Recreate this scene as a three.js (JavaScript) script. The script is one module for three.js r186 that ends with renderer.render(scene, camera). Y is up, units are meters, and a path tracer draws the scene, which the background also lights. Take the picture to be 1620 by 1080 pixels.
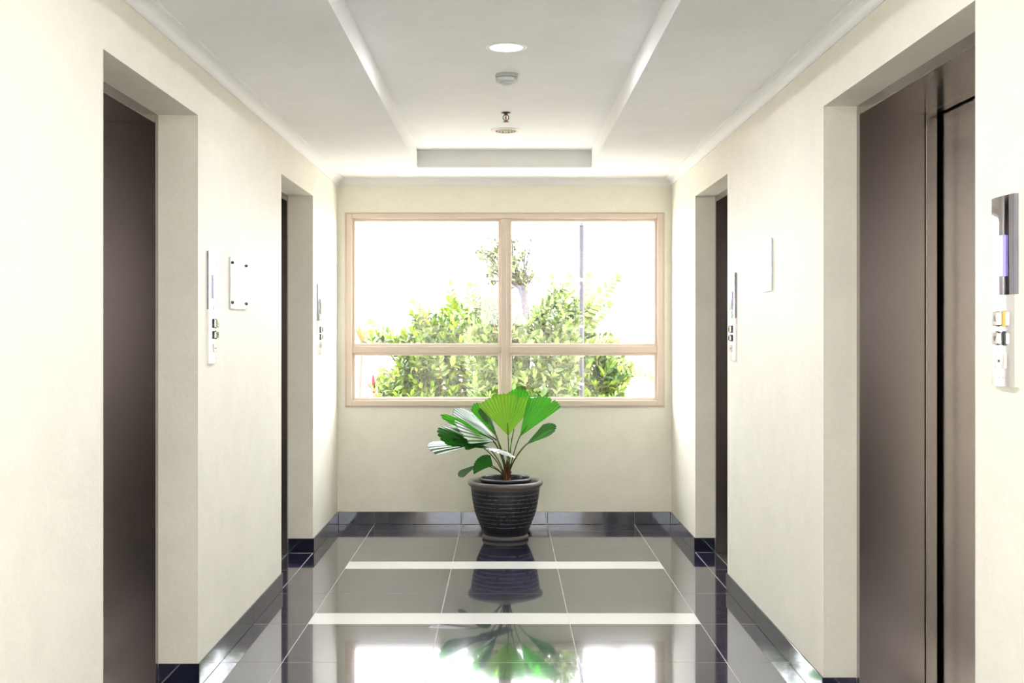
import * as THREE from 'three';
import { mergeGeometries, toCreasedNormals } from 'three/addons/utils/BufferGeometryUtils.js';
import { RectAreaLightUniformsLib } from 'three/addons/lights/RectAreaLightUniformsLib.js';

// ---------------------------------------------------------------- camera, sky, sun, exposure
const scene = new THREE.Scene();
const W = 1620, H = 1080, F = 1790;               // focal length in pixels
const EYE = 1.345;                                // eye height, camera stands at z = 0 and looks down -z
const camera = new THREE.PerspectiveCamera(2 * Math.atan(H / 2 / F) * 180 / Math.PI, W / H, 0.05, 200);
camera.position.set(0, EYE, 0);
camera.lookAt(0, EYE, -10);
camera.setViewOffset(W, H, 12, 18, W, H);         // the lens is shifted a little: the vanishing point lies at (798, 522)
scene.add(camera);
scene.background = new THREE.Color(0.96, 0.985, 1.04);      // white overcast sky
scene.backgroundIntensity = 5.2;
const sun = new THREE.DirectionalLight(0xfff1d8, 3.5);
sun.position.set(0.8, 15, -1.5);
sun.target.position.set(0, 0, -11);
sun.shadow.radius = 4;
sun.castShadow = true;
Object.assign(sun.shadow.camera, { left: -14, right: 14, top: 14, bottom: -14, near: 0.5, far: 60 });
sun.shadow.mapSize.set(2048, 2048);
scene.add(sun, sun.target);
RectAreaLightUniformsLib.init();
const renderer = new THREE.WebGLRenderer({ antialias: true });
renderer.toneMapping = THREE.LinearToneMapping;
renderer.toneMappingExposure = 2.65;
renderer.shadowMap.enabled = true;

// ---------------------------------------------------------------- helpers
let seed = 20240611;
const rnd = () => { seed = (seed * 1664525 + 1013904223) >>> 0; return seed / 4294967296; };
const rr = (a, b) => a + (b - a) * rnd();
const V = (x, y, z) => new THREE.Vector3(x, y, z);
const used = new Map();
function numbered(name) {
  const n = used.get(name) ?? 0; used.set(name, n + 1);
  return n ? name + '_' + String(n).padStart(3, '0') : name;
}
function mesh(name, geo, mat, parent = scene) {
  const m = new THREE.Mesh(geo, mat);
  m.name = parent === scene ? numbered(name) : name;
  m.castShadow = true; m.receiveShadow = true;
  parent.add(m);
  return m;
}
function group(name, pos = [0, 0, 0]) {
  const g = new THREE.Group(); g.name = numbered(name); g.position.set(...pos); scene.add(g); return g;
}
function tag(o, label, category, grp) { Object.assign(o.userData, { label, category }); if (grp) o.userData.group = grp; return o; }
function structure(o, label, category) { o.userData.kind = 'structure'; if (label) o.userData.label = label; if (category) o.userData.category = category; return o; }
// axis-aligned box between two corners, with small chamfers along all edges
function cbox(x0, x1, y0, y1, z0, z1, c = 0) {
  if (x0 > x1) [x0, x1] = [x1, x0]; if (z0 > z1) [z0, z1] = [z1, z0];
  const w = x1 - x0, h = y1 - y0, d = z1 - z0;
  let g;
  if (c <= 0) g = new THREE.BoxGeometry(w, h, d);
  else g = chamfer(w, h, d, Math.min(c, w / 3, h / 3, d / 3));
  g.translate((x0 + x1) / 2, (y0 + y1) / 2, (z0 + z1) / 2);
  return boxUV(g);
}
function chamfer(w, h, d, c) {                     // 44 triangles
  const X = w / 2, Y = h / 2, Z = d / 2, pos = [];
  const quad = (a, b, e, f) => pos.push(...a, ...b, ...e, ...a, ...e, ...f);
  const out = (...p) => {                          // emit with outward winding
    const q = p.map((v) => V(...v)), n = q[1].clone().sub(q[0]).cross(q[2].clone().sub(q[0]));
    const m = q.reduce((s, v) => s.add(v), V(0, 0, 0));
    if (n.dot(m) < 0) p.reverse();
    if (p.length === 4) quad(...p); else pos.push(...p[0], ...p[1], ...p[2]);
  };
  for (const s of [-1, 1]) {
    out([s * X, -Y + c, -Z + c], [s * X, Y - c, -Z + c], [s * X, Y - c, Z - c], [s * X, -Y + c, Z - c]);
    out([-X + c, s * Y, -Z + c], [X - c, s * Y, -Z + c], [X - c, s * Y, Z - c], [-X + c, s * Y, Z - c]);
    out([-X + c, -Y + c, s * Z], [X - c, -Y + c, s * Z], [X - c, Y - c, s * Z], [-X + c, Y - c, s * Z]);
    for (const t of [-1, 1]) {
      out([s * X, t * (Y - c), -Z + c], [s * X, t * (Y - c), Z - c], [s * (X - c), t * Y, Z - c], [s * (X - c), t * Y, -Z + c]);
      out([s * X, -Y + c, t * (Z - c)], [s * X, Y - c, t * (Z - c)], [s * (X - c), Y - c, t * Z], [s * (X - c), -Y + c, t * Z]);
      out([-X + c, s * Y, t * (Z - c)], [X - c, s * Y, t * (Z - c)], [X - c, s * (Y - c), t * Z], [-X + c, s * (Y - c), t * Z]);
      for (const u of [-1, 1]) out([s * X, t * (Y - c), u * (Z - c)], [s * (X - c), t * Y, u * (Z - c)], [s * (X - c), t * (Y - c), u * Z]);
    }
  }
  const g = new THREE.BufferGeometry();
  g.setAttribute('position', new THREE.Float32BufferAttribute(pos, 3));
  g.computeVertexNormals();
  return g;
}
function boxUV(g) {                                // uv in metres, by the face's main direction
  if (g.index) g = g.toNonIndexed();
  const p = g.attributes.position, n = g.attributes.normal, uv = new Float32Array(p.count * 2);
  for (let i = 0; i < p.count; i++) {
    const ax = Math.abs(n.getX(i)), ay = Math.abs(n.getY(i)), az = Math.abs(n.getZ(i));
    let u, v;
    if (ay >= ax && ay >= az) { u = p.getX(i); v = p.getZ(i); } else if (ax >= az) { u = p.getZ(i); v = p.getY(i); } else { u = p.getX(i); v = p.getY(i); }
    uv[2 * i] = u; uv[2 * i + 1] = v;
  }
  g.setAttribute('uv', new THREE.BufferAttribute(uv, 2));
  return g;
}
function join(list) {
  const l = list.map((g) => { const q = g.index ? g.toNonIndexed() : g; for (const k of Object.keys(q.attributes)) if (!['position', 'normal', 'uv', 'color'].includes(k)) q.deleteAttribute(k); return q; });
  return l.length === 1 ? l[0] : mergeGeometries(l);
}
const lathe = (pts, seg = 48) => new THREE.LatheGeometry(pts.map(([x, y]) => new THREE.Vector2(x, y)), seg);
const tube = (pts, r, seg = 16, rad = 6) => new THREE.TubeGeometry(new THREE.CatmullRomCurve3(pts), seg, r, rad, false);

// ---------------------------------------------------------------- textures
function noiseField(n, cells) {                    // tileable value noise
  const g = new Float32Array(cells * cells); for (let i = 0; i < g.length; i++) g[i] = rnd();
  const out = new Float32Array(n * n), s = (t) => t * t * (3 - 2 * t);
  for (let y = 0; y < n; y++) for (let x = 0; x < n; x++) {
    const fx = x / n * cells, fy = y / n * cells, ix = Math.floor(fx), iy = Math.floor(fy), tx = s(fx - ix), ty = s(fy - iy);
    const a = g[iy % cells * cells + ix % cells], b = g[iy % cells * cells + (ix + 1) % cells], c = g[(iy + 1) % cells * cells + ix % cells], d = g[(iy + 1) % cells * cells + (ix + 1) % cells];
    out[y * n + x] = (a * (1 - tx) + b * tx) * (1 - ty) + (c * (1 - tx) + d * tx) * ty;
  }
  return out;
}
function texture(n, fn, repeat, srgb) {
  const data = new Uint8Array(n * n * 4);
  for (let i = 0; i < n * n; i++) { const c = fn(i % n, Math.floor(i / n), i); for (let k = 0; k < 3; k++) data[4 * i + k] = Math.max(0, Math.min(255, c[k])); data[4 * i + 3] = 255; }
  const t = new THREE.DataTexture(data, n, n); t.wrapS = t.wrapT = THREE.RepeatWrapping; t.magFilter = THREE.LinearFilter; t.minFilter = THREE.LinearMipmapLinearFilter; t.generateMipmaps = true;
  if (srgb) t.colorSpace = THREE.SRGBColorSpace; t.repeat.set(repeat, repeat); t.needsUpdate = true; return t;
}
const N = 512, n8 = noiseField(N, 8), n24 = noiseField(N, 24), n64 = noiseField(N, 64), n160 = noiseField(N, 160), n256 = noiseField(N, 256);
const paintMap = (r, g, b, amp) => texture(N, (x, y, i) => { const k = 1 + amp * (0.6 * (n8[i] - 0.5) + 0.5 * (n24[i] - 0.5) + 0.5 * (n160[i] - 0.5)); return [r * k, g * k, b * k]; }, 0.55, true);
const plasterBump = texture(N, (x, y, i) => { const v = 255 * (0.35 * n64[i] + 0.4 * n160[i] + 0.25 * n24[i]); return [v, v, v]; }, 1.4);
// polished stone: cloudy grain and fine light scratches
const scratch = new Float32Array(N * N);
for (let k = 0; k < 70; k++) {
  let x = rnd() * N, y = rnd() * N, a = rr(0, 6.28), L = rr(20, 190), s = rr(0.15, 0.7), bend = rr(-0.006, 0.006);
  for (let t = 0; t < L; t += 0.5) { x += Math.cos(a) * 0.5; y += Math.sin(a) * 0.5; a += bend; const j = ((y | 0) % N + N) % N * N + ((x | 0) % N + N) % N; scratch[j] = Math.max(scratch[j], s * Math.sin(Math.PI * t / L)); }
}
const streak = new Float32Array(N * N);            // short streaks along x
for (let y = 0; y < N; y++) for (let x = 0; x < N; x++) { let v = 0; for (let k = 0; k < 12; k++) v += n256[y * N + (x + k * 2) % N]; streak[y * N + x] = v / 12; }
const stoneMap = texture(N, (x, y, i) => {
  const k = 0.75 + 0.5 * (0.5 * n24[i] + 0.5 * n64[i]) + 2.2 * (streak[i] - 0.5) + 0.35 * (n256[i] - 0.5), s = scratch[i] * 70;
  return [49 * k + s, 49 * k + s, 70 * k + s];
}, 1 / 1.2, true);
const brushed = texture(N, (x, y, i) => { let v = 0; for (let k = 0; k < 24; k++) v += n256[((y + k * 7) % N) * N + x]; v = 128 + (v / 24 - 0.5) * 420; return [v, v, v]; }, 2.2);

// ---------------------------------------------------------------- materials
const S = (o) => new THREE.MeshStandardMaterial(o), P = (o) => new THREE.MeshPhysicalMaterial(o);
const wallPaint = S({ map: paintMap(243, 239, 224, 0.03), roughness: 0.62, bumpMap: plasterBump, bumpScale: 0.0008 });
const ceilingPaint = S({ map: paintMap(246, 246, 244, 0.02), roughness: 0.8 });
const coverMouldPaint = S({ color: 0xf2f3f1, roughness: 0.55 });
const stone = P({ map: stoneMap, roughness: 0.1, ior: 1.6, specularIntensity: 0.5, clearcoat: 1, clearcoatRoughness: 0.03 });
const skirtingStone = P({ color: new THREE.Color(0.016, 0.018, 0.04), roughness: 0.05, ior: 1.8 });
const whiteStone = P({ color: 0xe9e7e4, roughness: 0.09, ior: 1.55 });
const grout = S({ color: 0xc9c4bd, roughness: 0.9 });
const steel = P({ color: new THREE.Color(0.36, 0.33, 0.315), metalness: 1, roughness: 0.22, bumpMap: brushed, bumpScale: 0.00008 });
const steelEdge = P({ color: new THREE.Color(0.55, 0.53, 0.52), metalness: 1, roughness: 0.2 });
const shaft = S({ color: 0x8d8a86, roughness: 0.9 });
const smoked = P({ color: new THREE.Color(0.34, 0.33, 0.4), metalness: 1, roughness: 0.05 });
const chrome = P({ color: new THREE.Color(0.86, 0.86, 0.88), metalness: 1, roughness: 0.045 });
const satin = P({ color: new THREE.Color(0.9, 0.9, 0.9), metalness: 1, roughness: 0.22 });
const frameP = P({ color: 0xdccbbb, roughness: 0.38, clearcoat: 0.25, clearcoatRoughness: 0.3 });
const rubber = S({ color: 0x6e625c, roughness: 0.8 });
const glass = P({ color: 0xffffff, transmission: 1, thickness: 0, roughness: 0, ior: 1.5 });
const blackPlastic = P({ color: 0x15151a, roughness: 0.25 });
const whitePlastic = S({ color: 0xf1f0ec, roughness: 0.35 });
const greyPlastic = S({ color: 0xb9bcba, roughness: 0.45 });

// ---------------------------------------------------------------- room shell
const HW = 1.156, D = 7.84, REAR = -0.8, LOBBY = 4.0, LX = 4.4, CH = 2.392, DOORTOP = 2.155;
const TL = 0.15, TR = 0.12;                         // depth of the reveals on the left and on the right
const openL = [[3.26, 4.268], [5.863, 6.831]], openR = [[2.778, 4.098], [5.863, 6.853]];
function sideWall(name, x, t, open) {
  const s = new THREE.Shape();
  s.moveTo(-REAR, 0);
  for (const [a, b] of open) { s.lineTo(a, 0); s.lineTo(a, DOORTOP); s.lineTo(b, DOORTOP); s.lineTo(b, 0); }
  s.lineTo(D, 0); s.lineTo(D, CH); s.lineTo(-REAR, CH); s.closePath();
  const g = new THREE.ExtrudeGeometry(s, { depth: t, bevelEnabled: false });
  g.applyMatrix4(new THREE.Matrix4().makeBasis(V(0, 0, -1), V(0, 1, 0), V(1, 0, 0)).setPosition(x, 0, 0));
  return structure(mesh(name, boxUV(g), wallPaint));
}
sideWall('wall_left', -HW - TL, TL, openL);
sideWall('wall_right', HW, TR, openR);
// back wall with the window opening
const WX0 = -1.062, WX1 = 1.066, WY0 = 0.85, WY1 = 2.122, OUT = 1.9;
{
  const s = new THREE.Shape([[-OUT, -0.15], [OUT, -0.15], [OUT, CH + 0.3], [-OUT, CH + 0.3]].map(([x, y]) => new THREE.Vector2(x, y)));
  s.holes.push(new THREE.Path([[WX0, WY0], [WX0, WY1], [WX1, WY1], [WX1, WY0]].map(([x, y]) => new THREE.Vector2(x, y))));
  const g = new THREE.ExtrudeGeometry(s, { depth: 0.14, bevelEnabled: false }); g.translate(0, 0, -D - 0.14);
  structure(mesh('wall_back', boxUV(g), wallPaint));
}
// the wider lift lobby behind the camera: a glazed front in the middle of its rear wall, windows at both ends
{
  const rect = (l) => l.map(([x, y]) => new THREE.Vector2(x, y));
  function glazed(n, pos, turn, hw, y0, y1) {
    const w = structure(group('window_' + n, pos)); w.rotation.y = turn;
    for (const [a, b, c, d] of [[-hw, -hw + 0.04, y0, y1], [hw - 0.04, hw, y0, y1], [-hw + 0.04, hw - 0.04, y0, y0 + 0.04], [-hw + 0.04, hw - 0.04, y1 - 0.04, y1], [-0.02, 0.02, y0 + 0.04, y1 - 0.04]]) mesh('frame_bar', cbox(a, b, c, d, -0.03, 0.03, 0.003), frameP, w);
    for (const [a, b] of [[-hw + 0.04, -0.02], [0.02, hw - 0.04]]) mesh('pane', cbox(a, b, y0 + 0.04, y1 - 0.04, -0.001, 0.001), glass, w);
  }
  const wallWith = (name, half, hw, y0, y1, pos, turn, more = []) => {
    const s = new THREE.Shape(rect([[-half, -0.15], [half, -0.15], [half, CH + 0.3], [-half, CH + 0.3]]));
    s.holes.push(new THREE.Path(rect([[-hw, y0], [-hw, y1], [hw, y1], [hw, y0]])));
    for (const [a, b, c, d] of more) s.holes.push(new THREE.Path(rect([[a, c], [a, d], [b, d], [b, c]])));
    const g = boxUV(new THREE.ExtrudeGeometry(s, { depth: 0.14, bevelEnabled: false })), m = structure(mesh(name, g, wallPaint)); m.position.set(...pos); m.rotation.y = turn;
  };
  wallWith('wall_rear', LX + 0.14, 1.38, 1.4, 2.17, [0, 0, LOBBY], 0, [[-4.2, -2.6, 1.2, 2.17], [2.6, 4.2, 1.2, 2.17]]); glazed(5, [-3.4, 0, LOBBY + 0.07], 0, 0.8, 1.2, 2.17); glazed(6, [3.4, 0, LOBBY + 0.07], 0, 0.8, 1.2, 2.17); glazed(2, [0, 0, LOBBY + 0.07], 0, 1.38, 1.4, 2.17);
  const mid = (REAR + LOBBY) / 2, hl = (LOBBY - REAR) / 2;
  wallWith('wall_lobby_left', hl, 2.05, 0.3, 2.2, [-LX - 0.14, 0, mid], Math.PI / 2); glazed(3, [-LX - 0.07, 0, mid], Math.PI / 2, 2.05, 0.3, 2.2);
  wallWith('wall_lobby_right', hl, 2.05, 0.3, 2.2, [LX, 0, mid], Math.PI / 2); glazed(4, [LX + 0.07, 0, mid], Math.PI / 2, 2.05, 0.3, 2.2);
  structure(mesh('wall_return_left', cbox(-LX - 0.14, -HW - TL, -0.15, CH + 0.3, REAR, REAR + 0.14), wallPaint));
  structure(mesh('wall_return_right', cbox(HW + TR, LX + 0.14, -0.15, CH + 0.3, REAR, REAR + 0.14), wallPaint));
  const lf = structure(group('floor_lobby'));
  for (let i = 0; i < 10; i++) for (let k = 0; k < 5; k++) mesh('tile', cbox(-LX + i * 0.88 + 0.001, -LX + i * 0.88 + 0.879, -0.08, 0, REAR + k * 0.96 + 0.001, REAR + k * 0.96 + 0.959, 0.001), whiteStone, lf);
}
// ceiling: lower border, raised middle tray
{
  const tx = 0.56, tz0 = -7.29, tz1 = -1.0, up = CH + 0.11, c = structure(group('ceiling'));
  const B = (x0, x1, y0, y1, z0, z1) => cbox(x0, x1, y0, y1, z0, z1);
  mesh('border', join([B(-OUT, -tx, CH, up, -D, REAR), B(tx, OUT, CH, up, -D, REAR), B(-tx, tx, CH, up, -D, tz0), B(-tx, tx, CH, up, tz1, REAR)]), ceilingPaint, c);
  mesh('tray_panel', B(-OUT, OUT, up, up + 0.12, -D, REAR), ceilingPaint, c);
  mesh('lobby_panel', B(-LX - 0.14, LX + 0.14, CH, up + 0.12, REAR, LOBBY), ceilingPaint, c);
}
const TRAY = CH + 0.11;
// cove moulding along the walls
function cove(pts) { const s = new THREE.Shape(); s.moveTo(0, 0); s.lineTo(0.006, 0); s.lineTo(0.006, 0.006); s.quadraticCurveTo(0.014, 0.034, 0.046, 0.04); s.lineTo(0.052, 0.04); s.lineTo(0.052, 0.048); s.lineTo(0, 0.048); s.closePath(); return s; }
{
  const mk = (len) => new THREE.ExtrudeGeometry(cove(), { depth: len, bevelEnabled: false, curveSegments: 8 });
  const l = mk(D + REAR); l.applyMatrix4(new THREE.Matrix4().makeBasis(V(1, 0, 0), V(0, 1, 0), V(0, 0, 1)).setPosition(-HW, CH - 0.048, -D));
  structure(mesh('trim_1', toCreasedNormals(l, 0.6), coverMouldPaint));
  const r = mk(D + REAR); r.applyMatrix4(new THREE.Matrix4().makeBasis(V(-1, 0, 0), V(0, 1, 0), V(0, 0, -1)).setPosition(HW, CH - 0.048, REAR));
  structure(mesh('trim_2', toCreasedNormals(r, 0.6), coverMouldPaint));
  const b = mk(2 * HW); b.applyMatrix4(new THREE.Matrix4().makeBasis(V(0, 0, 1), V(0, 1, 0), V(-1, 0, 0)).setPosition(HW, CH - 0.048, -D));
  structure(mesh('trim_3', toCreasedNormals(b, 0.6), coverMouldPaint));
}
// floor: polished dark tiles in a light grout, with pale inlay strips in every other row
{
  const f = structure(group('floor'));
  mesh('grout_bed', join([cbox(-HW, HW, -0.08, -0.0004, -D, REAR)]), grout, f);
  const cache = new Map(), gap = 0.0016;
  const tile = (x0, x1, d0, d1, mat, name = 'tile') => {          // d: distance from the camera, d0 < d1
    const w = x1 - x0 - 2 * gap, l = d1 - d0 - 2 * gap, key = w.toFixed(3) + '|' + l.toFixed(3), v = Math.floor(rnd() * 3);
    let g = cache.get(key + v);
    if (!g) { g = boxUV(chamfer(w, 0.012, l, 0.0004)); const uv = g.attributes.uv, ox = rnd() * 3, oy = rnd() * 3; for (let i = 0; i < uv.count; i++) uv.setXY(i, uv.getX(i) + ox, uv.getY(i) + oy); cache.set(key + v, g); }
    const m = mesh(name, g, mat, f); m.position.set((x0 + x1) / 2, -0.006, -(d0 + d1) / 2); return m;
  };
  const cols = [[-HW, -0.9], [-0.9, -0.3], [-0.3, 0.3], [0.3, 0.9], [0.9, HW]];
  const rows = [[7.58, D]]; for (let d = 7.58; d > -REAR + 0.05; d -= 0.6) rows.push([Math.max(d - 0.6, -REAR), d]);
  rows.forEach(([d0, d1], r) => cols.forEach(([x0, x1], c) => {
    if (r >= 2 && r % 2 === 0 && c >= 1 && c <= 3 && d1 - d0 > 0.5) { tile(x0, x1, d0 + 0.2, d1, stone); tile(x0, x1, d0, d0 + 0.2, whiteStone, 'pale_tile'); } else tile(x0, x1, d0, d1, stone);
  }));
  for (const [s, t, open] of [[-1, TL, openL], [1, TR, openR]]) for (const [a, b] of open) {   // tiles inside the door reveals
    mesh('grout_bed', cbox(s * HW, s * (HW + t), -0.08, -0.0004, -b, -a), grout, f);
    const m = (a + b) / 2, x = [s * HW, s * (HW + t)].sort((p, q) => p - q);
    tile(x[0], x[1], a, m, stone); tile(x[0], x[1], m, b, stone);
  }
}
// skirting of the same stone, one piece per tile
{
  const h = 0.088, p = 0.007, top = structure;
  const sk = (side, x, inner, open) => {
    const b = structure(group('baseboard_' + side)), s = Math.sign(x), t = side === 'left' ? TL : TR;
    const runs = [[-REAR, open[0][0]], [open[0][1], open[1][0]], [open[1][1], D]];
    for (const [a, e] of runs) {
      const edges = [a]; for (let d = 7.58 - 0.6 * 18; d < e - 0.04; d += 0.6) if (d > a + 0.04) edges.push(d); edges.push(e);
      for (let i = 0; i + 1 < edges.length; i++) mesh('skirting_tile', cbox(x, x - s * p, 0.001, h, -edges[i] - 0.0008, -edges[i + 1] + 0.0008, 0.0012), skirtingStone, b);
    }
    for (const [a, e] of open) for (const [z, dir] of [[a, 1], [e, -1]])
      mesh('skirting_tile', cbox(x - s * p, x + s * (t - 0.002), 0.001, h, -z, -(z + dir * p), 0.0012), skirtingStone, b);
  };
  sk('left', -HW, 0, openL); sk('right', HW, 0, openR);
  const b = structure(group('baseboard_back')), xs = [-HW + p, -0.9, -0.3, 0.3, 0.9, HW - p];
  for (let i = 0; i < 5; i++) mesh('skirting_tile', cbox(xs[i] + 0.0008, xs[i + 1] - 0.0008, 0.001, h, -D, -D + p, 0.0012), skirtingStone, b);
}

// ---------------------------------------------------------------- window in the back wall
{
  const w = structure(group('window_1', [0, 0, -D]), 'cream framed four pane window above the potted palm');
  const px = (x) => (x - 798) * D / F, py = (y) => EYE - (y - 522) * D / F;
  const bar = (name, x0, x1, y0, y1, z0, z1, c = 0.003, m = frameP) => mesh(name, cbox(px(x0), px(x1), py(y1), py(y0), z0, z1, c), m, w);
  // outer frame, a little proud of the wall
  bar('jamb', 548, 557, 338, 642, -0.075, 0.014); bar('jamb', 1040, 1049, 338, 642, -0.075, 0.014);
  bar('head', 557, 1040, 338, 345.5, -0.075, 0.013); bar('sill', 557, 1040, 633, 642, -0.075, 0.016);
  bar('outer_bead', 545.6, 1051.4, 335.8, 337.8, -0.002, 0.006, 0.001); bar('outer_bead', 545.6, 1051.4, 642.2, 644.4, -0.002, 0.006, 0.001);
  bar('outer_bead', 545.6, 547.8, 337.8, 642.2, -0.002, 0.006, 0.001); bar('outer_bead', 1049.2, 1051.4, 337.8, 642.2, -0.002, 0.006, 0.001);
  bar('mullion', 792.6, 802.2, 345.5, 633, -0.07, 0.004); bar('mullion', 802.2, 805, 345.5, 633, -0.07, -0.008, 0.001);
  for (const [a, b] of [[557, 792.6], [805, 1040]]) bar('transom', a, b, 547.5, 558, -0.07, 0);
  for (const [a, b] of [[556.8, 792.8], [804.8, 1040.2]]) for (const [c, d] of [[345.3, 547.7], [557.8, 633.2]]) {
    const x0 = px(a), x1 = px(b), y0 = py(d), y1 = py(c), t = 0.0175, z0 = -0.06, z1 = -0.018;
    const sash = mesh('sash', join([cbox(x0, x0 + t, y0, y1, z0, z1, 0.002), cbox(x1 - t, x1, y0, y1, z0, z1, 0.002), cbox(x0 + t, x1 - t, y0, y0 + t, z0, z1, 0.002), cbox(x0 + t, x1 - t, y1 - t, y1, z0, z1, 0.002)]), frameP, w);
    mesh('gasket', join([cbox(x0 + t, x0 + t + 0.003, y0 + t, y1 - t, -0.045, -0.034), cbox(x1 - t - 0.003, x1 - t, y0 + t, y1 - t, -0.045, -0.034), cbox(x0 + t, x1 - t, y0 + t, y0 + t + 0.003, -0.045, -0.034), cbox(x0 + t, x1 - t, y1 - t - 0.003, y1 - t, -0.045, -0.034)]), whitePlastic, sash);
    mesh('pane', cbox(x0 + t, x1 - t, y0 + t, y1 - t, -0.041, -0.039), glass, sash);
  }
}

// ---------------------------------------------------------------- lifts
function lift(n, s, t, a, b, label) {               // s: side, t: reveal depth, a..b: distances of the opening
  const e = structure(group('door_' + n, [s * (HW + t), 0, -(a + b) / 2]), label);
  const hw = (b - a) / 2, fr = 0.035, j = 0.235, k = 0.279, top = DOORTOP - fr;
  const bx = (u0, u1, y0, y1, z0, z1, c) => cbox(s * u0, s * u1, y0, y1, z0, z1, c);
  for (const q of [-1, 1]) {
    mesh('jamb', bx(0, j, 0, top + 0.13, q * (hw - fr), q * (hw + 0.1), 0.0025), steel, e);
    mesh('jamb_return', bx(j + 0.003, k, 0, top + 0.13, q * (hw - fr), q * (hw + 0.1), 0.002), steel, e);
    mesh('edge_strip', bx(-0.0015, 0.0012, 0.0, top, q * (hw - fr - 0.0008), q * (hw - fr + 0.003), 0.0005), steelEdge, e);
  }
  mesh('header', bx(0, j, top, top + 0.13, -hw + fr, hw - fr, 0.0025), steel, e);
  mesh('header_return', bx(j + 0.003, k, top, top + 0.13, -hw + fr, hw - fr, 0.002), steel, e);
  for (const q of [-1, 1]) mesh('door_panel', bx(k + 0.012, k + 0.042, 0.008, top + 0.05, q * 0.002, q * (hw + 0.06), 0.003), steel, e);
  mesh('threshold', bx(0.001, k + 0.06, -0.04, 0.0, -hw + fr, hw - fr, 0.002), satin, e);
  mesh('shaft_lining', join([bx(k + 0.06, k + 0.09, -0.08, top + 0.2, -hw - 0.13, hw + 0.13), bx(0, k + 0.09, top + 0.13, top + 0.2, -hw - 0.13, hw + 0.13), bx(0, k + 0.09, -0.1, -0.041, -hw - 0.13, hw + 0.13), bx(0, k + 0.06, -0.08, top + 0.13, -hw - 0.13, -hw - 0.1), bx(0, k + 0.06, -0.08, top + 0.13, hw + 0.1, hw + 0.13)]), shaft, e);
  return e;
}
lift(1, -1, TL, ...openL[0], 'brushed steel lift door beside the square plate with four screws');
lift(2, -1, TL, ...openL[1], 'brushed steel lift door between the square screwed plate and the window wall');
lift(3, 1, TR, ...openR[0], 'wide brushed steel lift door beside the panel with a lit display');
lift(4, 1, TR, ...openR[1], 'brushed steel lift door between the blank white plate and the window wall');

// ---------------------------------------------------------------- call panels and wall plates
const lilac = P({ color: 0x7a70a8, roughness: 0.3, emissive: 0xb9a8ff, emissiveIntensity: 0.36 });
const darkGlass = P({ color: 0x23232c, roughness: 0.04, ior: 1.6 });
const brass = P({ color: new THREE.Color(0.4, 0.28, 0.08), metalness: 1, roughness: 0.3 });
function bow(w, bulge, thick) {                     // cross-section of the bowed plate: x across, y outwards
  const s = new THREE.Shape(); s.moveTo(-w / 2, 0); s.lineTo(-w / 2, thick);
  for (let i = 1; i <= 14; i++) { const u = -1 + i / 7; s.lineTo(u * w / 2, thick + bulge * (1 - u * u)); }
  s.lineTo(w / 2, 0); s.closePath(); return s;
}
function callPanel(s, dist, top, lit, label) {
  const h = 0.437, w = 0.12, g = group('call_panel', [s * HW, EYE + top - h, -dist]);
  g.rotation.y = -s * Math.PI / 2;                  // local z points into the corridor
  tag(g, label, 'call panel', 'lift call panels');
  const slab = (y0, y1, ww = w) => { const e = new THREE.ExtrudeGeometry(bow(ww, 0.0045, 0.009), { depth: y1 - y0, bevelEnabled: false }); e.applyMatrix4(new THREE.Matrix4().makeBasis(V(-1, 0, 0), V(0, 0, 1), V(0, 1, 0)).setPosition(0, y0, 0)); return toCreasedNormals(e, 0.5); };
  mesh('upper_fascia', slab(0.21, h), smoked, g);
  mesh('lower_fascia', slab(0, 0.2095), satin, g);
  mesh('display', cbox(-0.024, 0.024, 0.252, 0.346, 0.008, 0.0192, 0.001), lit ? lilac : smoked, g);
  for (const [y, hh] of [[0.155, 0.017], [0.11, 0.0145]]) {
    const b = mesh('button', cbox(-0.0155, 0.0155, y - hh, y + hh, 0.012, 0.029, 0.003), chrome, g);
    for (const q of [-1, 1]) mesh('button_collar', cbox(q * 0.0158, q * 0.0185, y - hh - 0.002, y + hh + 0.002, 0.01, 0.0185, 0.001), lit && y > 0.13 ? brass : blackPlastic, b);
    const tri = new THREE.Shape(); const d = y > 0.13 ? 1 : -1; tri.moveTo(-0.007, y - d * 0.006); tri.lineTo(0.007, y - d * 0.006); tri.lineTo(0, y + d * 0.007); tri.closePath();
    const tg = new THREE.ExtrudeGeometry(tri, { depth: 0.001, bevelEnabled: false }); tg.translate(0, 0, 0.0288); mesh('arrow', tg, blackPlastic, b);
  }
  const ks = mesh('key_switch', join([cbox(-0.016, 0.016, 0.042, 0.074, 0.012, 0.0186, 0.001)]), satin, g);
  mesh('switch_rim', join([cbox(-0.0175, 0.0175, 0.0735, 0.0755, 0.012, 0.0194), cbox(-0.0175, 0.0175, 0.0405, 0.0425, 0.012, 0.0194), cbox(-0.0175, -0.0157, 0.0425, 0.0735, 0.012, 0.0194), cbox(0.0157, 0.0175, 0.0425, 0.0735, 0.012, 0.0194)]), steel, ks);
  const hole = new THREE.CylinderGeometry(0.0035, 0.0035, 0.003, 16); hole.rotateX(Math.PI / 2); hole.translate(0, 0.058, 0.0185); mesh('keyhole', hole, blackPlastic, ks);
  const scr = new THREE.CylinderGeometry(0.0018, 0.0018, 0.002, 12); scr.rotateX(Math.PI / 2); scr.translate(0, 0.02, 0.0178); mesh('screw', scr, steel, g);
  return g;
}
callPanel(-1, 4.455, 0.308, false, 'tall bowed chrome lift call panel beside the square screwed plate');
callPanel(-1, 7.03, 0.285, false, 'tall bowed chrome lift call panel beside the window wall');
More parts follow.
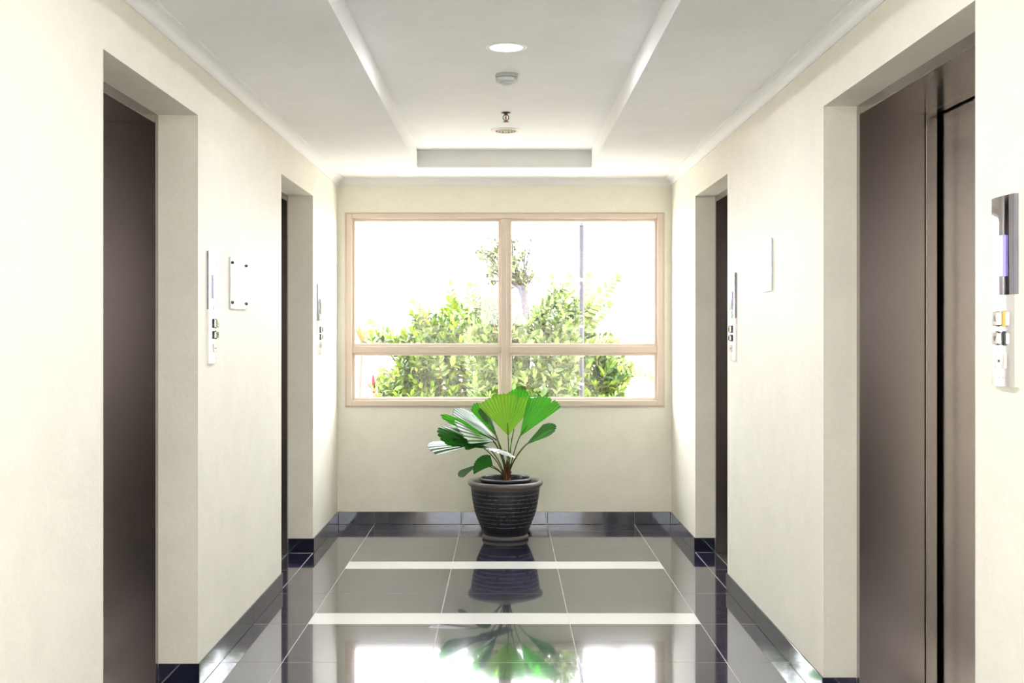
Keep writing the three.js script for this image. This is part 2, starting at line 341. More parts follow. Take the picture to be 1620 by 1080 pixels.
callPanel(1, 2.604, 0.308, true, 'tall bowed chrome lift call panel with a lit lilac display');
callPanel(1, 5.69, 0.287, false, 'tall bowed chrome lift call panel beside the blank white plate');
{
  const g = tag(group('wall_plate', [-HW, EYE + 0.09, -4.9]), 'square mirror polished plate fixed with four dark screws', 'wall plate'); g.rotation.y = Math.PI / 2;
  mesh('plate', cbox(-0.152, 0.152, 0, 0.222, 0.004, 0.009, 0.0015), chrome, g);
  mesh('backing', cbox(-0.148, 0.148, 0.004, 0.218, 0, 0.004), whitePlastic, g);
  for (const [x, y] of [[-0.125, 0.195], [0.125, 0.195], [-0.125, 0.027], [0.125, 0.027]]) { const c = new THREE.SphereGeometry(0.0082, 14, 8, 0, 6.284, 0, 1.571); c.rotateX(Math.PI / 2); c.translate(x, y, 0.0088); mesh('screw', c, blackPlastic, g); }
  const r = tag(group('wall_plate', [HW, EYE + 0.169, -4.945]), 'blank white rectangular plate on the wall beside the wide lift', 'wall plate'); r.rotation.y = -Math.PI / 2;
  mesh('plate', cbox(-0.076, 0.076, 0, 0.23, 0.003, 0.01, 0.002), P({ color: 0xfafafa, roughness: 0.12, clearcoat: 1, clearcoatRoughness: 0.03 }), r);
  mesh('backing', cbox(-0.072, 0.072, 0.004, 0.226, 0, 0.003), greyPlastic, r);
}

// ---------------------------------------------------------------- ceiling fittings
const DOWN = 150;                                     // radiance of the downlights
function downlight(dist, label, x = 0.008, y = TRAY) {
  const g = tag(group('downlight', [x, y, -dist]), label, 'downlight', 'recessed round downlights');
  mesh('trim_ring', lathe([[0.066, -0.001], [0.068, -0.004], [0.078, -0.0045], [0.085, -0.002], [0.0855, 0]]), whitePlastic, g);
  const d = new THREE.CylinderGeometry(0.0665, 0.0665, 0.002, 40); d.translate(0, -0.0015, 0);
  mesh('diffuser', d, S({ color: 0xffffff, emissive: 0xffffff, emissiveIntensity: 1.6, roughness: 0.5 }), g);
  const l = new THREE.RectAreaLight(0xf8f9ff, DOWN, 0.115, 0.115); l.position.set(0, -0.006, 0); l.rotation.x = -Math.PI / 2; g.add(l);
}
downlight(4.63, 'lit round downlight in the raised ceiling panel before the smoke detector');
downlight(2.85, 'lit round downlight in the raised ceiling panel before the wide lift');
for (const x of [-2.4, 0, 2.4]) downlight(-0.9, 'lit round downlight in the lobby ceiling ' + (x < 0 ? 'beside the left end window' : x > 0 ? 'beside the right end window' : 'in line with the corridor'), x, CH);
{
  const g = tag(group('smoke_detector', [0.01, TRAY, -5.13]), 'round grey white smoke detector on the ceiling', 'smoke detector');
  mesh('base', lathe([[0, 0], [0.05, 0], [0.051, -0.003], [0.051, -0.013], [0.0495, -0.0145], [0, -0.0145]]), greyPlastic, g);
  mesh('housing', lathe([[0, -0.0145], [0.0485, -0.0145], [0.049, -0.019], [0.0485, -0.028], [0.045, -0.033], [0.036, -0.036], [0.034, -0.0345], [0.031, -0.0345], [0.029, -0.04], [0.022, -0.044], [0.01, -0.046], [0, -0.046]]), greyPlastic, g);
  const led = new THREE.SphereGeometry(0.0022, 10, 8); led.translate(0.036, -0.023, 0.0335); mesh('indicator', led, blackPlastic, g);
  const s = tag(group('sprinkler', [0.008, TRAY, -6.02]), 'small brass fire sprinkler head with a red bulb', 'sprinkler');
  const bronze = P({ color: new THREE.Color(0.1, 0.075, 0.06), metalness: 0.85, roughness: 0.4 });
  mesh('escutcheon', lathe([[0, 0], [0.024, 0], [0.026, -0.003], [0.018, -0.006], [0.009, -0.008], [0.008, -0.014], [0, -0.014]], 28), bronze, s);
  for (const q of [-1, 1]) mesh('frame_arm', tube([V(q * 0.007, -0.012, 0), V(q * 0.014, -0.02, 0), V(q * 0.0145, -0.032, 0), V(q * 0.007, -0.042, 0), V(0, -0.045, 0)], 0.0022, 14), bronze, s);
  mesh('bulb', lathe([[0, -0.014], [0.0025, -0.016], [0.0034, -0.028], [0.0025, -0.041], [0, -0.043]], 14), P({ color: 0xb02a1c, roughness: 0.1 }), s);
  mesh('deflector', lathe([[0, -0.047], [0.015, -0.0475], [0.0165, -0.049], [0.0155, -0.05], [0, -0.0495]], 24), bronze, s);
  const k = tag(group('ceiling_speaker', [0.008, TRAY, -6.55]), 'round cream ceiling speaker with a perforated grille behind the sprinkler', 'speaker');
  mesh('rim', lathe([[0.068, 0], [0.07, -0.006], [0.08, -0.007], [0.087, -0.003], [0.088, 0]]), whitePlastic, k);
  mesh('grille', lathe([[0.07, -0.003], [0.055, -0.007], [0.03, -0.01], [0, -0.011]]), S({ color: 0xe4dcc2, roughness: 0.5 }), k);
  const holes = [];
  for (const [r, n, y] of [[0.02, 8, -0.0107], [0.037, 14, -0.0093], [0.053, 20, -0.0074]]) for (let i = 0; i < n; i++) { const c = new THREE.CylinderGeometry(0.005, 0.005, 0.0016, 8); c.translate(r * Math.cos(i / n * 6.283), y, r * Math.sin(i / n * 6.283)); holes.push(c); }
  const hm = mesh('perforations', join(holes), S({ color: 0x5b5648, roughness: 0.9 }), k); hm.userData.kind = 'stuff';
}

// ---------------------------------------------------------------- potted fan palm
const POTD = 7.33;
{
  const g = tag(group('potted_palm', [0.006, 0, -POTD]), 'green fan palm in a dark glazed brick patterned planter', 'potted plant');
  const gx = 0.006;
  const Q = (x, y, dz = 0) => { const k = (POTD - dz) / F; return V((x - 798) * k - gx, EYE - (y - 522) * k, dz); };
  // planter: a turned body with real ring grooves and staggered upright joints
  const prof = [[0.149, 0.02], [0.14, 0.028], [0.143, 0.042], [0.157, 0.068], [0.175, 0.11], [0.193, 0.157], [0.205, 0.205], [0.214, 0.255], [0.2205, 0.3], [0.223, 0.328]].map(([x, y]) => V(x, y, 0));
  const curve = new THREE.CatmullRomCurve3(prof), A = 300, B = 330, pos = [], col = [], idx = [];
  const hash = (a, b) => { const s = Math.sin(a * 127.1 + b * 311.7) * 43758.5453; return s - Math.floor(s); };
  const y0 = 0.088, dy = 0.0262, nb = 22;
  for (let j = 0; j <= B; j++) {
    const c = curve.getPoint(j / B);
    for (let i = 0; i <= A; i++) {
      const th = i / A * Math.PI * 2, ii = i % A, row = Math.floor((c.y - y0) / dy), fy = ((c.y - y0) / dy - row) * dy;
      let dep = 0, lip = 0;
      if (row >= 0 && row < 9) {
        const wob = 0.0012 * Math.sin(th * 7 + row * 2.1), e = Math.min(Math.abs(fy - wob), Math.abs(dy - fy + wob));
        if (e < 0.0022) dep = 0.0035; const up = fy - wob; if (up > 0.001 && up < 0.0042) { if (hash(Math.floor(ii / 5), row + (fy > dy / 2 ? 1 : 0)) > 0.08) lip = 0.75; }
        const ph = (th / (2 * Math.PI) * nb + row * 0.5 + 0.18 * hash(row, 3)) % 1;
        if (Math.min(ph, 1 - ph) < 0.03 && row < 8 && row > 1) dep = 0.003;
      }
      const grain = (hash(ii, j) - 0.5) * 0.0008, r = c.x - dep + grain;
      pos.push(r * Math.cos(th), c.y, r * Math.sin(th));
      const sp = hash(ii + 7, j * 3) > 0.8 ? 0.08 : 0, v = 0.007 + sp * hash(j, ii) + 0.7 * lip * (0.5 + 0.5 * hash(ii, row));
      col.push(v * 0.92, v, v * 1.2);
    }
  }
  for (let j = 0; j < B; j++) for (let i = 0; i < A; i++) { const a = j * (A + 1) + i, b = a + A + 1; idx.push(a, b, a + 1, a + 1, b, b + 1); }
  const body = new THREE.BufferGeometry(); body.setAttribute('position', new THREE.Float32BufferAttribute(pos, 3)); body.setAttribute('color', new THREE.Float32BufferAttribute(col, 3)); body.setIndex(idx); body.computeVertexNormals();
  const glaze = P({ vertexColors: true, roughness: 0.5, clearcoat: 0.25, clearcoatRoughness: 0.3 });
  mesh('planter_body', body, glaze, g);
  const rimMat = P({ color: 0x67615c, roughness: 0.38, clearcoat: 0.5, clearcoatRoughness: 0.2, bumpMap: plasterBump, bumpScale: 0.0015 });
  mesh('planter_rim', lathe([[0.223, 0.326], [0.224, 0.338], [0.234, 0.342], [0.2415, 0.35], [0.243, 0.36], [0.239, 0.37], [0.231, 0.375], [0.222, 0.374], [0.213, 0.368], [0.207, 0.355], [0.203, 0.32], [0.196, 0.25], [0.18, 0.2]], 96), rimMat, g);
  mesh('planter_foot', lathe([[0, 0.0], [0.14, 0.0], [0.147, 0.003], [0.15, 0.009], [0.1505, 0.016], [0.148, 0.021], [0.141, 0.027], [0.13, 0.028]], 96), rimMat, g);
  mesh('inner_pot', lathe([[0.12, 0.16], [0.155, 0.34], [0.16, 0.372], [0.168, 0.374], [0.172, 0.381], [0.171, 0.389], [0.165, 0.393], [0.158, 0.391], [0.154, 0.384], [0.15, 0.34], [0.12, 0.18]], 72), P({ color: 0x1d1f2c, roughness: 0.3, clearcoat: 0.6, clearcoatRoughness: 0.15 }), g);
  const soil = lathe([[0, 0.318], [0.06, 0.316], [0.148, 0.305], [0.148, 0.27]], 40); mesh('soil', soil, S({ color: 0x54402f, roughness: 0.95, bumpMap: plasterBump, bumpScale: 0.01 }), g);
  mesh('gap_soil', lathe([[0.13, 0.24], [0.199, 0.24]], 48), S({ color: 0x5a3a2c, roughness: 0.9 }), g);
  // trunk with fibrous leaf bases
  const bark = S({ color: 0x6d3a22, roughness: 0.85 });
  mesh('trunk', lathe([[0.024, 0.3], [0.026, 0.33], [0.02, 0.37], [0.018, 0.42], [0.012, 0.47], [0.005, 0.5], [0, 0.5]].map(([a, b]) => [a, b]), 12).translate(0.012, 0, 0.0), bark, g);
  for (let k = 0; k < 14; k++) { const a = k * 2.4, y = 0.315 + 0.009 * k, r = 0.026 - 0.0008 * k; mesh('leaf_base', tube([V(0.012 + r * 0.8 * Math.cos(a), y - 0.02, r * 0.8 * Math.sin(a)), V(0.012 + r * Math.cos(a), y + 0.02, r * Math.sin(a)), V(0.012 + (r + 0.007) * Math.cos(a), y + 0.045, (r + 0.007) * Math.sin(a))], 0.0045, 8, 5), k % 3 ? bark : S({ color: 0xa8663f, roughness: 0.8 }), g); }
  // fan leaves
  const leafMat = (c, coat) => P({ color: c, roughness: 0.45, clearcoat: coat, clearcoatRoughness: 0.12, transmission: 0.42, thickness: 0, side: THREE.DoubleSide, vertexColors: true });
  const yellowGreen = leafMat(0x9be01c, 0.3), deepGreen = leafMat(0x237d0c, 0.25), midGreen = leafMat(0x4fd000, 0.35), darkGreen = leafMat(0x1f6a10, 1), stemMat = P({ color: 0x4a4a1c, roughness: 0.45 });
  const base = V(0.012, 0.35, 0);
  function fan({ hub, tip, normal, half, n = 11, fold = 0, droop = 0, skew = 0, notch = [], mat, label, bulge = 0.15, pleat = 0.3 }) {
    const h = Q(...hub), ax = Q(...tip).sub(h), len = ax.length(); ax.normalize();
    const nm = V(...normal); nm.sub(ax.clone().multiplyScalar(nm.dot(ax))).normalize();
    const side = ax.clone().cross(nm).normalize(), hf = half * Math.PI / 180, M = 12, K = 4 * n, P0 = [], C0 = [], I0 = [];
    for (let i = 0; i <= K; i++) {
      const u = -1 + 2 * i / K, a = u * hf, saw = Math.abs(((i / 2) % 2) - 1) * 2 - 1;
      let L = len * (1 + bulge * 0.4 - bulge * u * u) * (1 + skew * u) * (1 + 0.018 * (i % 4 === 0 ? -1 : 0.5));
      for (const [nu, nw, nd] of notch) if (Math.abs(u - nu) < nw) L *= 1 - nd * (1 - Math.abs(u - nu) / nw);
      for (let j = 0; j <= M; j++) {
        const r = L * Math.pow(j / M, 0.9), rel = r / len;
        const p = h.clone().addScaledVector(ax, r * Math.cos(a)).addScaledVector(side, r * Math.sin(a));
        p.addScaledVector(nm, saw * r * (2 * hf / (2 * n)) * pleat + fold * r * u * u);
        p.y -= droop * rel * rel * len;
        P0.push(p.x, p.y, p.z);
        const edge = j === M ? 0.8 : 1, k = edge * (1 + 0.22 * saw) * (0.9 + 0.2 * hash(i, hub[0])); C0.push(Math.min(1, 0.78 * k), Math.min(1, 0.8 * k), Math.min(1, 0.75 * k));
      }
    }
    for (let i = 0; i < K; i++) for (let j = 0; j < M; j++) { const a = i * (M + 1) + j, b = a + M + 1; if (j) I0.push(a, b, a + 1); I0.push(a + 1, b, b + 1); }
    const ge = new THREE.BufferGeometry(); ge.setAttribute('position', new THREE.Float32BufferAttribute(P0, 3)); ge.setAttribute('color', new THREE.Float32BufferAttribute(C0, 3)); ge.setIndex(I0); ge.computeVertexNormals();
    const lf = mesh('leaf', ge, mat, g); if (label) lf.userData.label = label;
    const b = base.clone().add(V(rr(-0.014, 0.014), rr(-0.02, 0.02), rr(-0.012, 0.014))), mid = b.clone().lerp(h, 0.5); mid.y += 0.12 * Math.abs(h.x - b.x); mid.x -= 0.12 * (h.x - b.x);
    mesh('petiole', tube([b, mid, h.clone(), h.clone().addScaledVector(ax, len * 0.3).addScaledVector(nm, -0.002)], 0.0036, 20, 7), stemMat, lf);
  }
  fan({ hub: [814, 672, -0.08], tip: [823, 618, -0.12], normal: [0.1, 0.1, 1], half: 22, mat: midGreen, n: 8 });
  fan({ hub: [804, 689, 0.02], tip: [800, 623, -0.03], normal: [0.05, 0.2, 1], half: 43, mat: yellowGreen, n: 16, fold: 0.15, notch: [[0.42, 0.1, 0.12]], bulge: 0.02, label: 'pale yellow green upright leaf' });
  fan({ hub: [822, 691, 0.03], tip: [864, 630, 0.03], normal: [-0.25, 0.2, 0.95], half: 22, mat: midGreen, n: 13, fold: 0.1, skew: 0.16, notch: [[0.35, 0.08, 0.1]], bulge: 0.08 });
  fan({ hub: [831, 704, 0.05], tip: [874, 676, 0.06], normal: [-0.2, 0.62, 0.75], half: 16, mat: deepGreen, n: 8, fold: 0.1, bulge: 0.3 });
  fan({ hub: [833, 703, 0.065], tip: [872, 683, 0.075], normal: [-0.1, 0.2, 0.95], half: 7, mat: midGreen, n: 4, bulge: 0.4 });
  fan({ hub: [785, 690, -0.02], tip: [751, 641, -0.01], normal: [0.3, 0.2, 0.9], half: 11, mat: midGreen, n: 5, bulge: 0.1 });
  fan({ hub: [787, 693, -0.03], tip: [766, 641, -0.03], normal: [0.45, 0.6, 0.6], half: 16, mat: darkGreen, n: 7, fold: -0.1 });
  fan({ hub: [787, 697, 0.03], tip: [720, 654, 0.08], normal: [0.34, 0.9, 0.3], half: 54, mat: darkGreen, n: 15, fold: -0.08, pleat: 0.24, label: 'glossy leaf mirroring the window' });
  fan({ hub: [779, 695, 0.1], tip: [709, 659, 0.17], normal: [0.3, 0.3, 0.9], half: 6.5, mat: midGreen, n: 5, bulge: 0.4, droop: 0.03 });
  fan({ hub: [780, 698, 0.05], tip: [711, 681, 0.1], normal: [0.16, 0.95, 0.27], half: 50, mat: darkGreen, n: 14, fold: -0.08, pleat: 0.24 });
  fan({ hub: [756, 703, -0.06], tip: [682, 698, -0.08], normal: [0, 0.97, 0.2], half: 30, mat: darkGreen, n: 8, droop: 0.06, fold: -0.1, pleat: 0.2 });
  fan({ hub: [774, 710, 0.12], tip: [704, 680, 0.22], normal: [0.3, 0.35, 0.85], half: 13, mat: deepGreen, n: 8, fold: -0.25, droop: 0.04, bulge: 0.4 });
  fan({ hub: [801, 714, 0.04], tip: [777, 706, 0.2], normal: [0.0, 0.92, 0.38], half: 52, mat: darkGreen, n: 13, droop: 0.12, pleat: 0.22, label: 'glossy leaf bent towards the front' });
  fan({ hub: [780, 737, 0.1], tip: [757, 721, 0.15], normal: [0.1, 0.3, 0.92], half: 40, mat: deepGreen, n: 11, skew: -0.3, droop: 0.15, fold: 0.1 });
  fan({ hub: [757, 734, 0.13], tip: [727, 750, 0.17], normal: [-0.1, 0.8, 0.5], half: 17, mat: darkGreen, n: 5, droop: 0.05 });
  mesh('spear_leaf', tube([V(0.016, 0.42, 0.006), Q(806, 735, 0.01), Q(809, 693, 0.01)], 0.0032, 10, 6), midGreen, g).geometry.setAttribute('color', new THREE.Float32BufferAttribute(new Float32Array(11 * 7 * 3).fill(0.8), 3));
}

// ---------------------------------------------------------------- outside: ground, wall, shrubs, tree, post
structure(mesh('ground', cbox(-30, 30, -0.3, -0.12, -60, 30), S({ color: 0xc9c5ba, roughness: 0.95 })));
{
  const b = tag(mesh('boundary_wall', cbox(-9, 9, -0.12, 1.09, -13.9, -13.7, 0.01), S({ color: 0xc4aca6, roughness: 0.9, bumpMap: plasterBump, bumpScale: 0.002 })), 'low pale rendered garden wall behind the shrubs', 'wall');
}
{
  // the pale building across the yard, which the glass and the polished stone mirror
  const b = structure(group('facing_building', [0, -0.12, 13]), 'pale rendered building across the entrance yard behind the lobby'), render = S({ color: 0xcfd2d8, roughness: 0.9 });
  mesh('wall', cbox(-9, 9, 0, 8, 0, 5), render, b);
  for (let i = 0; i < 6; i++) for (let k = 0; k < 2; k++) { const f = mesh('window_frame', cbox(-7.9 + i * 2.8, -6.1 + i * 2.8, 1 + k * 3.4, 2.6 + k * 3.4, -0.06, 0.02, 0.01), frameP, b); mesh('pane', cbox(-7.8 + i * 2.8, -6.2 + i * 2.8, 1.1 + k * 3.4, 2.5 + k * 3.4, -0.065, -0.06), darkGlass, f); }
}
const X = (x, y, d) => V((x - 798) * d / F, EYE - (y - 522) * d / F, -d);
function leafGeo(p, dir, up, len, wid, col, out) {   // a folded pointed blade of eight triangles
  const d = dir.clone().normalize(), s = d.clone().cross(up).normalize(), n = s.clone().cross(d).normalize();
  const at = (t, w, h) => p.clone().addScaledVector(d, t * len).addScaledVector(s, w * wid).addScaledVector(n, h * len);
  const a = at(0, 0, 0), l1 = at(0.3, -0.42, 0.05), l2 = at(0.65, -0.38, 0.03), r1 = at(0.3, 0.42, 0.05), r2 = at(0.65, 0.38, 0.03), m1 = at(0.33, 0, 0), m2 = at(0.68, 0, -0.03), t = at(1, 0, -0.12);
  for (const [q, w, e] of [[a, l1, m1], [a, m1, r1], [l1, l2, m1], [l2, m2, m1], [m1, r2, r1], [m1, m2, r2], [l2, t, m2], [m2, t, r2]]) {
    out.p.push(q.x, q.y, q.z, w.x, w.y, w.z, e.x, e.y, e.z);
    for (let k = 0; k < 3; k++) out.c.push(...col);
  }
}
function leavesMesh(out, mat, parent, name = 'foliage') {
  const g = new THREE.BufferGeometry(); g.setAttribute('position', new THREE.Float32BufferAttribute(out.p, 3)); g.setAttribute('color', new THREE.Float32BufferAttribute(out.c, 3)); g.computeVertexNormals();
  const m = mesh(name, g, mat, parent); m.userData.kind = 'stuff'; return m;
}
const gardenLeaf = P({ color: 0xffffff, vertexColors: true, roughness: 0.45, transmission: 0.14, thickness: 0, side: THREE.DoubleSide });
const twigMat = S({ color: 0x5c4a38, roughness: 0.9 });
const inside = (poly, x, y) => { let c = false; for (let i = 0, j = poly.length - 1; i < poly.length; j = i++) { const [a, b] = poly[i], [d, e] = poly[j]; if ((b > y) !== (e > y) && x < (d - a) * (y - b) / (e - b) + a) c = !c; } return c; };
function sprig(o, twigs, a, b, pairs, len, pal, spread = 0.9) {   // a stem with opposite pairs of leaves, every pair turned
  const d = b.clone().sub(a), L = d.length(); d.normalize();
  const ref = Math.abs(d.y) > 0.9 ? V(1, 0, 0) : V(0, 1, 0), s0 = d.clone().cross(ref).normalize(), s1 = s0.clone().cross(d).normalize();
  const ph = rnd() * 6.28;
  for (let i = 0; i < pairs; i++) {
    const t = (i + 0.5) / pairs, p = a.clone().lerp(b, t), an = ph + i * 1.571, sz = len * (1 - 0.35 * t) * rr(0.8, 1.15);
    for (const q of [0, Math.PI]) {
      const out = s0.clone().multiplyScalar(Math.cos(an + q)).addScaledVector(s1, Math.sin(an + q)), dir = out.clone().multiplyScalar(spread).addScaledVector(d, 0.55 + 0.4 * t).add(V(rr(-0.2, 0.2), rr(-0.15, 0.15), rr(-0.2, 0.2)));
      const c = pal[Math.floor(rnd() * pal.length)], k = rr(0.75, 1.2);
      leafGeo(p, dir, d.clone().addScaledVector(out, -0.4).add(V(0, 0.25, 0)), sz, sz * 0.55, c.map((v) => v * k), o);
    }
  }
  for (let q = 0; q < 3; q++) { const c = pal[0]; leafGeo(b, d.clone().add(V(rr(-0.5, 0.5), rr(0, 0.3), rr(-0.5, 0.5))), V(rr(-1, 1), 0.3, rr(-1, 1)), len * 0.7, len * 0.32, c.map((v) => v * 1.15), o); }
  twigs.push(new THREE.TubeGeometry(new THREE.LineCurve3(a, b), 1, 0.0028, 4));
}
function spray(o, twigs, a, b, pairs, len, pal) {          // an arching spray with flat ranks of leaves on both sides
  const d = b.clone().sub(a).normalize(), side = d.clone().cross(V(0, 0.35, 1)).normalize();
  for (let i = 0; i < pairs; i++) {
    const t = (i + 0.5) / pairs, p = a.clone().lerp(b, t), sz = len * (1.05 - 0.45 * t) * rr(0.85, 1.15);
    for (const q of [-1, 1]) {
      const c = pal[i % 3 === 2 ? 4 : i % 2], k = rr(0.85, 1.25);
      leafGeo(p.clone().addScaledVector(d, q * 0.01), side.clone().multiplyScalar(q * 0.85).addScaledVector(d, 0.6).add(V(rr(-0.15, 0.15), rr(-0.15, 0.15), rr(-0.3, 0.3))), V(rr(-0.3, 0.3), 0.5 + rr(-0.2, 0.3), 1), sz, sz * 0.52, c.map((v) => v * k * 0.5), o);
    }
  }
  for (let q = 0; q < 3; q++) leafGeo(b, d.clone().addScaledVector(side, (q - 1) * 0.45), V(0, 0.5, 1), len * 0.7, len * 0.34, pal[0].map((v) => v * 0.65), o);
  twigs.push(new THREE.TubeGeometry(new THREE.LineCurve3(a, b), 1, 0.004, 4));
}
function shrub(name, label, poly, depth, thick, count, len, pal, extra, root) {
  const g = tag(group(name, [root[0], -0.12, -depth]), label, 'shrub', 'shrubs outside the window'), o = { p: [], c: [] }, twigs = [];
  const xs = poly.map((q) => q[0]), ys = poly.map((q) => q[1]), x0 = Math.min(...xs), x1 = Math.max(...xs), t0 = Math.min(...ys), t1 = Math.max(...ys);
  const foot = V(root[0], 0, -depth), nodes = [];
  for (let k = 0; k < count;) {
    const x = rr(x0, x1), y = rr(t0, t1); if (!inside(poly, x, y)) continue; k++;
    const dd = depth + rr(-thick, thick), tip = X(x, y, dd), out = tip.clone().sub(V(foot.x, 0.3, foot.z)).normalize();
    const dir = V(out.x * 0.8 + rr(-0.5, 0.5), 0.65 + rr(-0.2, 0.4), rr(-0.55, 0.75)).normalize(), L = rr(0.11, 0.2);
    sprig(o, twigs, tip.clone().addScaledVector(dir, -L), tip, 5, len * rr(0.8, 1.15), pal);
    nodes.push(tip);
  }
  for (const [ax, ay, bx, by, pairs, ln, dz] of extra) spray(o, twigs, X(ax, ay, depth + dz), X(bx, by, depth + dz), pairs, ln, pal);
  for (let k = 0; k < 9; k++) { const t = nodes[Math.floor(rnd() * nodes.length)]; twigs.push(tube([foot.clone().add(V(rr(-0.12, 0.12), -0.1, rr(-0.1, 0.1))), foot.clone().lerp(t, 0.5).add(V(0, 0.1, 0)), t], 0.008, 8, 5)); }
  const shift = (m) => m.position.set(-g.position.x, 0.12, depth);
  shift(leavesMesh(o, gardenLeaf, g)); shift(mesh('branches', join(twigs), twigMat, g)); g.children[1].userData.kind = 'stuff';
}
const bright = [[0.12, 0.2, 0.008], [0.085, 0.155, 0.008], [0.045, 0.1, 0.01], [0.022, 0.055, 0.014], [0.17, 0.22, 0.012]];
const pale = [[0.12, 0.18, 0.035], [0.09, 0.14, 0.035], [0.045, 0.09, 0.02], [0.16, 0.21, 0.06], [0.16, 0.22, 0.05]];
shrub('broadleaf_shrub', 'bright green broadleaf shrub behind the window half with the spiky plants', [[578, 540], [598, 528], [625, 536], [645, 520], [655, 484], [682, 502], [705, 480], [722, 470], [738, 492], [760, 500], [790, 505], [790, 648], [592, 648], [590, 612], [612, 590], [634, 570], [628, 552]], 11.2, 0.4, 520, 0.11, bright,
  [[640, 548, 590, 512, 7, 0.11, -0.1], [625, 545, 582, 528, 6, 0.1, 0], [690, 520, 655, 480, 6, 0.1, -0.2], [718, 520, 713, 452, 9, 0.1, -0.1], [748, 520, 743, 455, 9, 0.1, 0.2], [640, 612, 606, 588, 5, 0.1, -0.3], [668, 545, 668, 500, 6, 0.1, -0.2], [700, 600, 690, 560, 6, 0.1, -0.4], [612, 560, 640, 530, 6, 0.09, -0.2]], [-0.55]);
shrub('pale_shrub', 'pale grey green shrub around the middle window post', [[742, 520], [750, 480], [772, 470], [790, 480], [806, 520], [838, 505], [858, 480], [876, 452], [900, 450], [914, 480], [914, 648], [742, 648]], 9.9, 0.35, 520, 0.095, pale,
  [[872, 490, 872, 440, 6, 0.085, 0], [898, 490, 901, 440, 6, 0.085, -0.1], [760, 500, 752, 455, 7, 0.08, 0.1], [820, 540, 812, 478, 7, 0.1, -0.1], [845, 530, 846, 490, 5, 0.09, 0], [775, 500, 778, 462, 6, 0.08, 0], [868, 600, 890, 560, 5, 0.09, -0.3]], [0.2]);
shrub('green_shrub', 'leafy green shrub with long arching sprays behind the dark post', [[905, 490], [924, 470], [938, 500], [934, 528], [968, 536], [985, 560], [996, 575], [1000, 592], [985, 610], [990, 648], [880, 648], [890, 560]], 11.5, 0.35, 320, 0.115, bright,
  [[918, 500, 974, 442, 10, 0.13, -0.3], [918, 525, 960, 484, 8, 0.12, -0.3], [925, 548, 972, 540, 7, 0.11, -0.3], [955, 566, 1030, 594, 9, 0.11, -0.3], [912, 500, 930, 440, 7, 0.11, 0.1]], [0.75]);
// spiky plants
function spiky(name, label, x, y, d, n, len, cols, root) {
  const at = X(x, y, d), g = tag(group(name, [at.x, -0.12, -d]), label, 'plant'), top = V(0, at.y + 0.12, 0);
  mesh('stem', tube([V(root, 0, 0), V(root * 0.5, top.y * 0.5, 0), top], 0.012, 10, 6), twigMat, g);
  for (let k = 0; k < n; k++) {
    const a = k * 2.4, el = rr(0.25, 1.4), dir = V(Math.cos(a) * Math.cos(el), Math.sin(el), Math.sin(a) * Math.cos(el)), L = len * rr(0.75, 1.1), pts = [], c = [];
    const s = dir.clone().cross(V(0, 1, 0.01)).normalize(), ix = [];
    for (let j = 0; j <= 6; j++) { const t = j / 6, p = top.clone().addScaledVector(dir, L * t); p.y -= 0.22 * L * t * t; const w = 0.016 * Math.sin(Math.PI * (0.12 + 0.88 * t)) + 0.0006; for (const q of [-1, 0, 1]) { const v = p.clone().addScaledVector(s, q * w); if (q) v.y += 0.004; pts.push(v.x, v.y, v.z); } if (j) { const b = (j - 1) * 3; ix.push(b, b + 3, b + 1, b + 1, b + 3, b + 4, b + 1, b + 4, b + 2, b + 2, b + 4, b + 5); } }
    const ge = new THREE.BufferGeometry(); ge.setAttribute('position', new THREE.Float32BufferAttribute(pts, 3)); ge.setIndex(ix); ge.computeVertexNormals();
    mesh('blade', ge, cols[k % cols.length], g);
  }
}
const blade = (c) => P({ color: c, roughness: 0.5, transmission: 0.3, thickness: 0, side: THREE.DoubleSide });
spiky('spiky_plant', 'orange yellow spiky plant at the edge of the window', 573, 545, 13.1, 22, 0.4, [blade(0x8a5018), blade(0x7c5c1c), blade(0x965f24)], -0.06);
spiky('red_spiky_plant', 'low red spiky plant in front of the garden wall', 592, 622, 12.3, 20, 0.3, [blade(0x80181a), blade(0x6c1014), blade(0x8c3028)], 0.03);
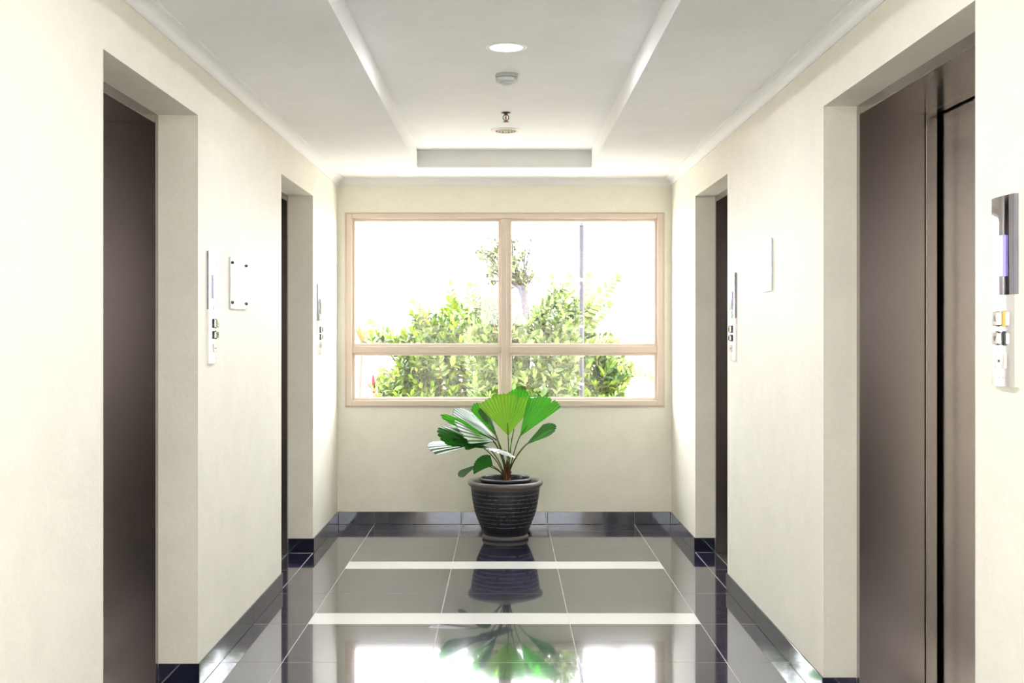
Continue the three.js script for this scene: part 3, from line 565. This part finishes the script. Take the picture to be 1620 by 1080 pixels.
// small tree behind the shrubs
{
  const d = 13.2, trunkTop = X(828, 462, d), g = tag(group('small_tree', [trunkTop.x + 0.04, -0.12, -d]), 'small sparse tree with a pale trunk rising behind the shrubs', 'tree'), o = { p: [], c: [] }, tw = [];
  const off = V(-g.position.x, 0.12, d), T = (v) => v.clone().add(off), bark = S({ color: 0x35313a, roughness: 0.9 });
  mesh('trunk', tube([V(0, 0, 0), T(X(833, 560, d)), T(X(832, 500, d)), T(trunkTop)], 0.042, 20, 9), bark, g);
  const knob = new THREE.SphereGeometry(0.06, 14, 10); knob.translate(...T(trunkTop).toArray()); mesh('crown_knob', knob, bark, g);
  for (let k = 0; k < 60; k++) {
    const tipx = rr(760, 850), tipy = rr(372, 452), e = Math.hypot((tipx - 806) / 50, (tipy - 416) / 46); if (e > 1.05) continue;
    const tip = X(tipx, tipy, d + rr(-0.45, 0.45)), mid = trunkTop.clone().lerp(tip, 0.5).add(V(rr(-0.05, 0.05), rr(0, 0.08), rr(-0.05, 0.05)));
    tw.push(tube([T(trunkTop), T(mid), T(tip)], 0.0065, 8, 5));
    for (let q = 0; q < (tipx < 815 ? 22 : 10); q++) { const p = mid.clone().lerp(tip, rr(0.2, 1.1)).add(V(rr(-0.07, 0.07), rr(-0.07, 0.07), rr(-0.07, 0.07))), c = [[0.08, 0.1, 0.008], [0.1, 0.1, 0.014], [0.06, 0.09, 0.008]][q % 3]; leafGeo(T(p), V(rr(-1, 1), rr(-0.4, 1), rr(-1, 1)), V(0.1, 1, 0.2), 0.075, 0.046, c, o); }
  }
  const b = mesh('branches', join(tw), bark, g); b.userData.kind = 'stuff';
  leavesMesh(o, gardenLeaf, g);
}
// dark post
{
  const d = 10.75, at = X(920, 352, d), g = tag(group('garden_post', [at.x, -0.12, -d]), 'slim dark grey metal post standing among the shrubs', 'post'), top = at.y + 0.12, r = 0.0235;
  const dark = P({ color: 0x2c2a33, metalness: 0.3, roughness: 0.4 }), light = S({ color: 0x77727f, roughness: 0.5 });
  const yy = (y) => EYE - (y - 522) * d / F + 0.12;
  const seg = (name, y0, y1, rad, m) => { const c = new THREE.CylinderGeometry(rad, rad, yy(y0) - yy(y1), 24); c.translate(0, (yy(y0) + yy(y1)) / 2, 0); return mesh(name, c, m, g); };
  seg('pole', 358, 440, r, dark); seg('collar', 440, 445, r * 1.08, light); seg('pole', 445, 514, r, dark); seg('collar', 514, 518, r * 1.08, light); seg('pole', 518, 606, r, dark); seg('collar', 606, 609, r * 1.08, light);
  const low = new THREE.CylinderGeometry(r, r, yy(609), 24); low.translate(0, yy(609) / 2, 0); mesh('pole', low, dark, g);
  mesh('cap', lathe([[0, top], [r * 0.55, top], [r * 0.62, top - 0.012], [r * 0.62, top - 0.022], [r * 1.05, top - 0.026], [r * 1.05, yy(358)], [0, yy(358)]], 24), dark, g);
}
renderer.render(scene, camera);
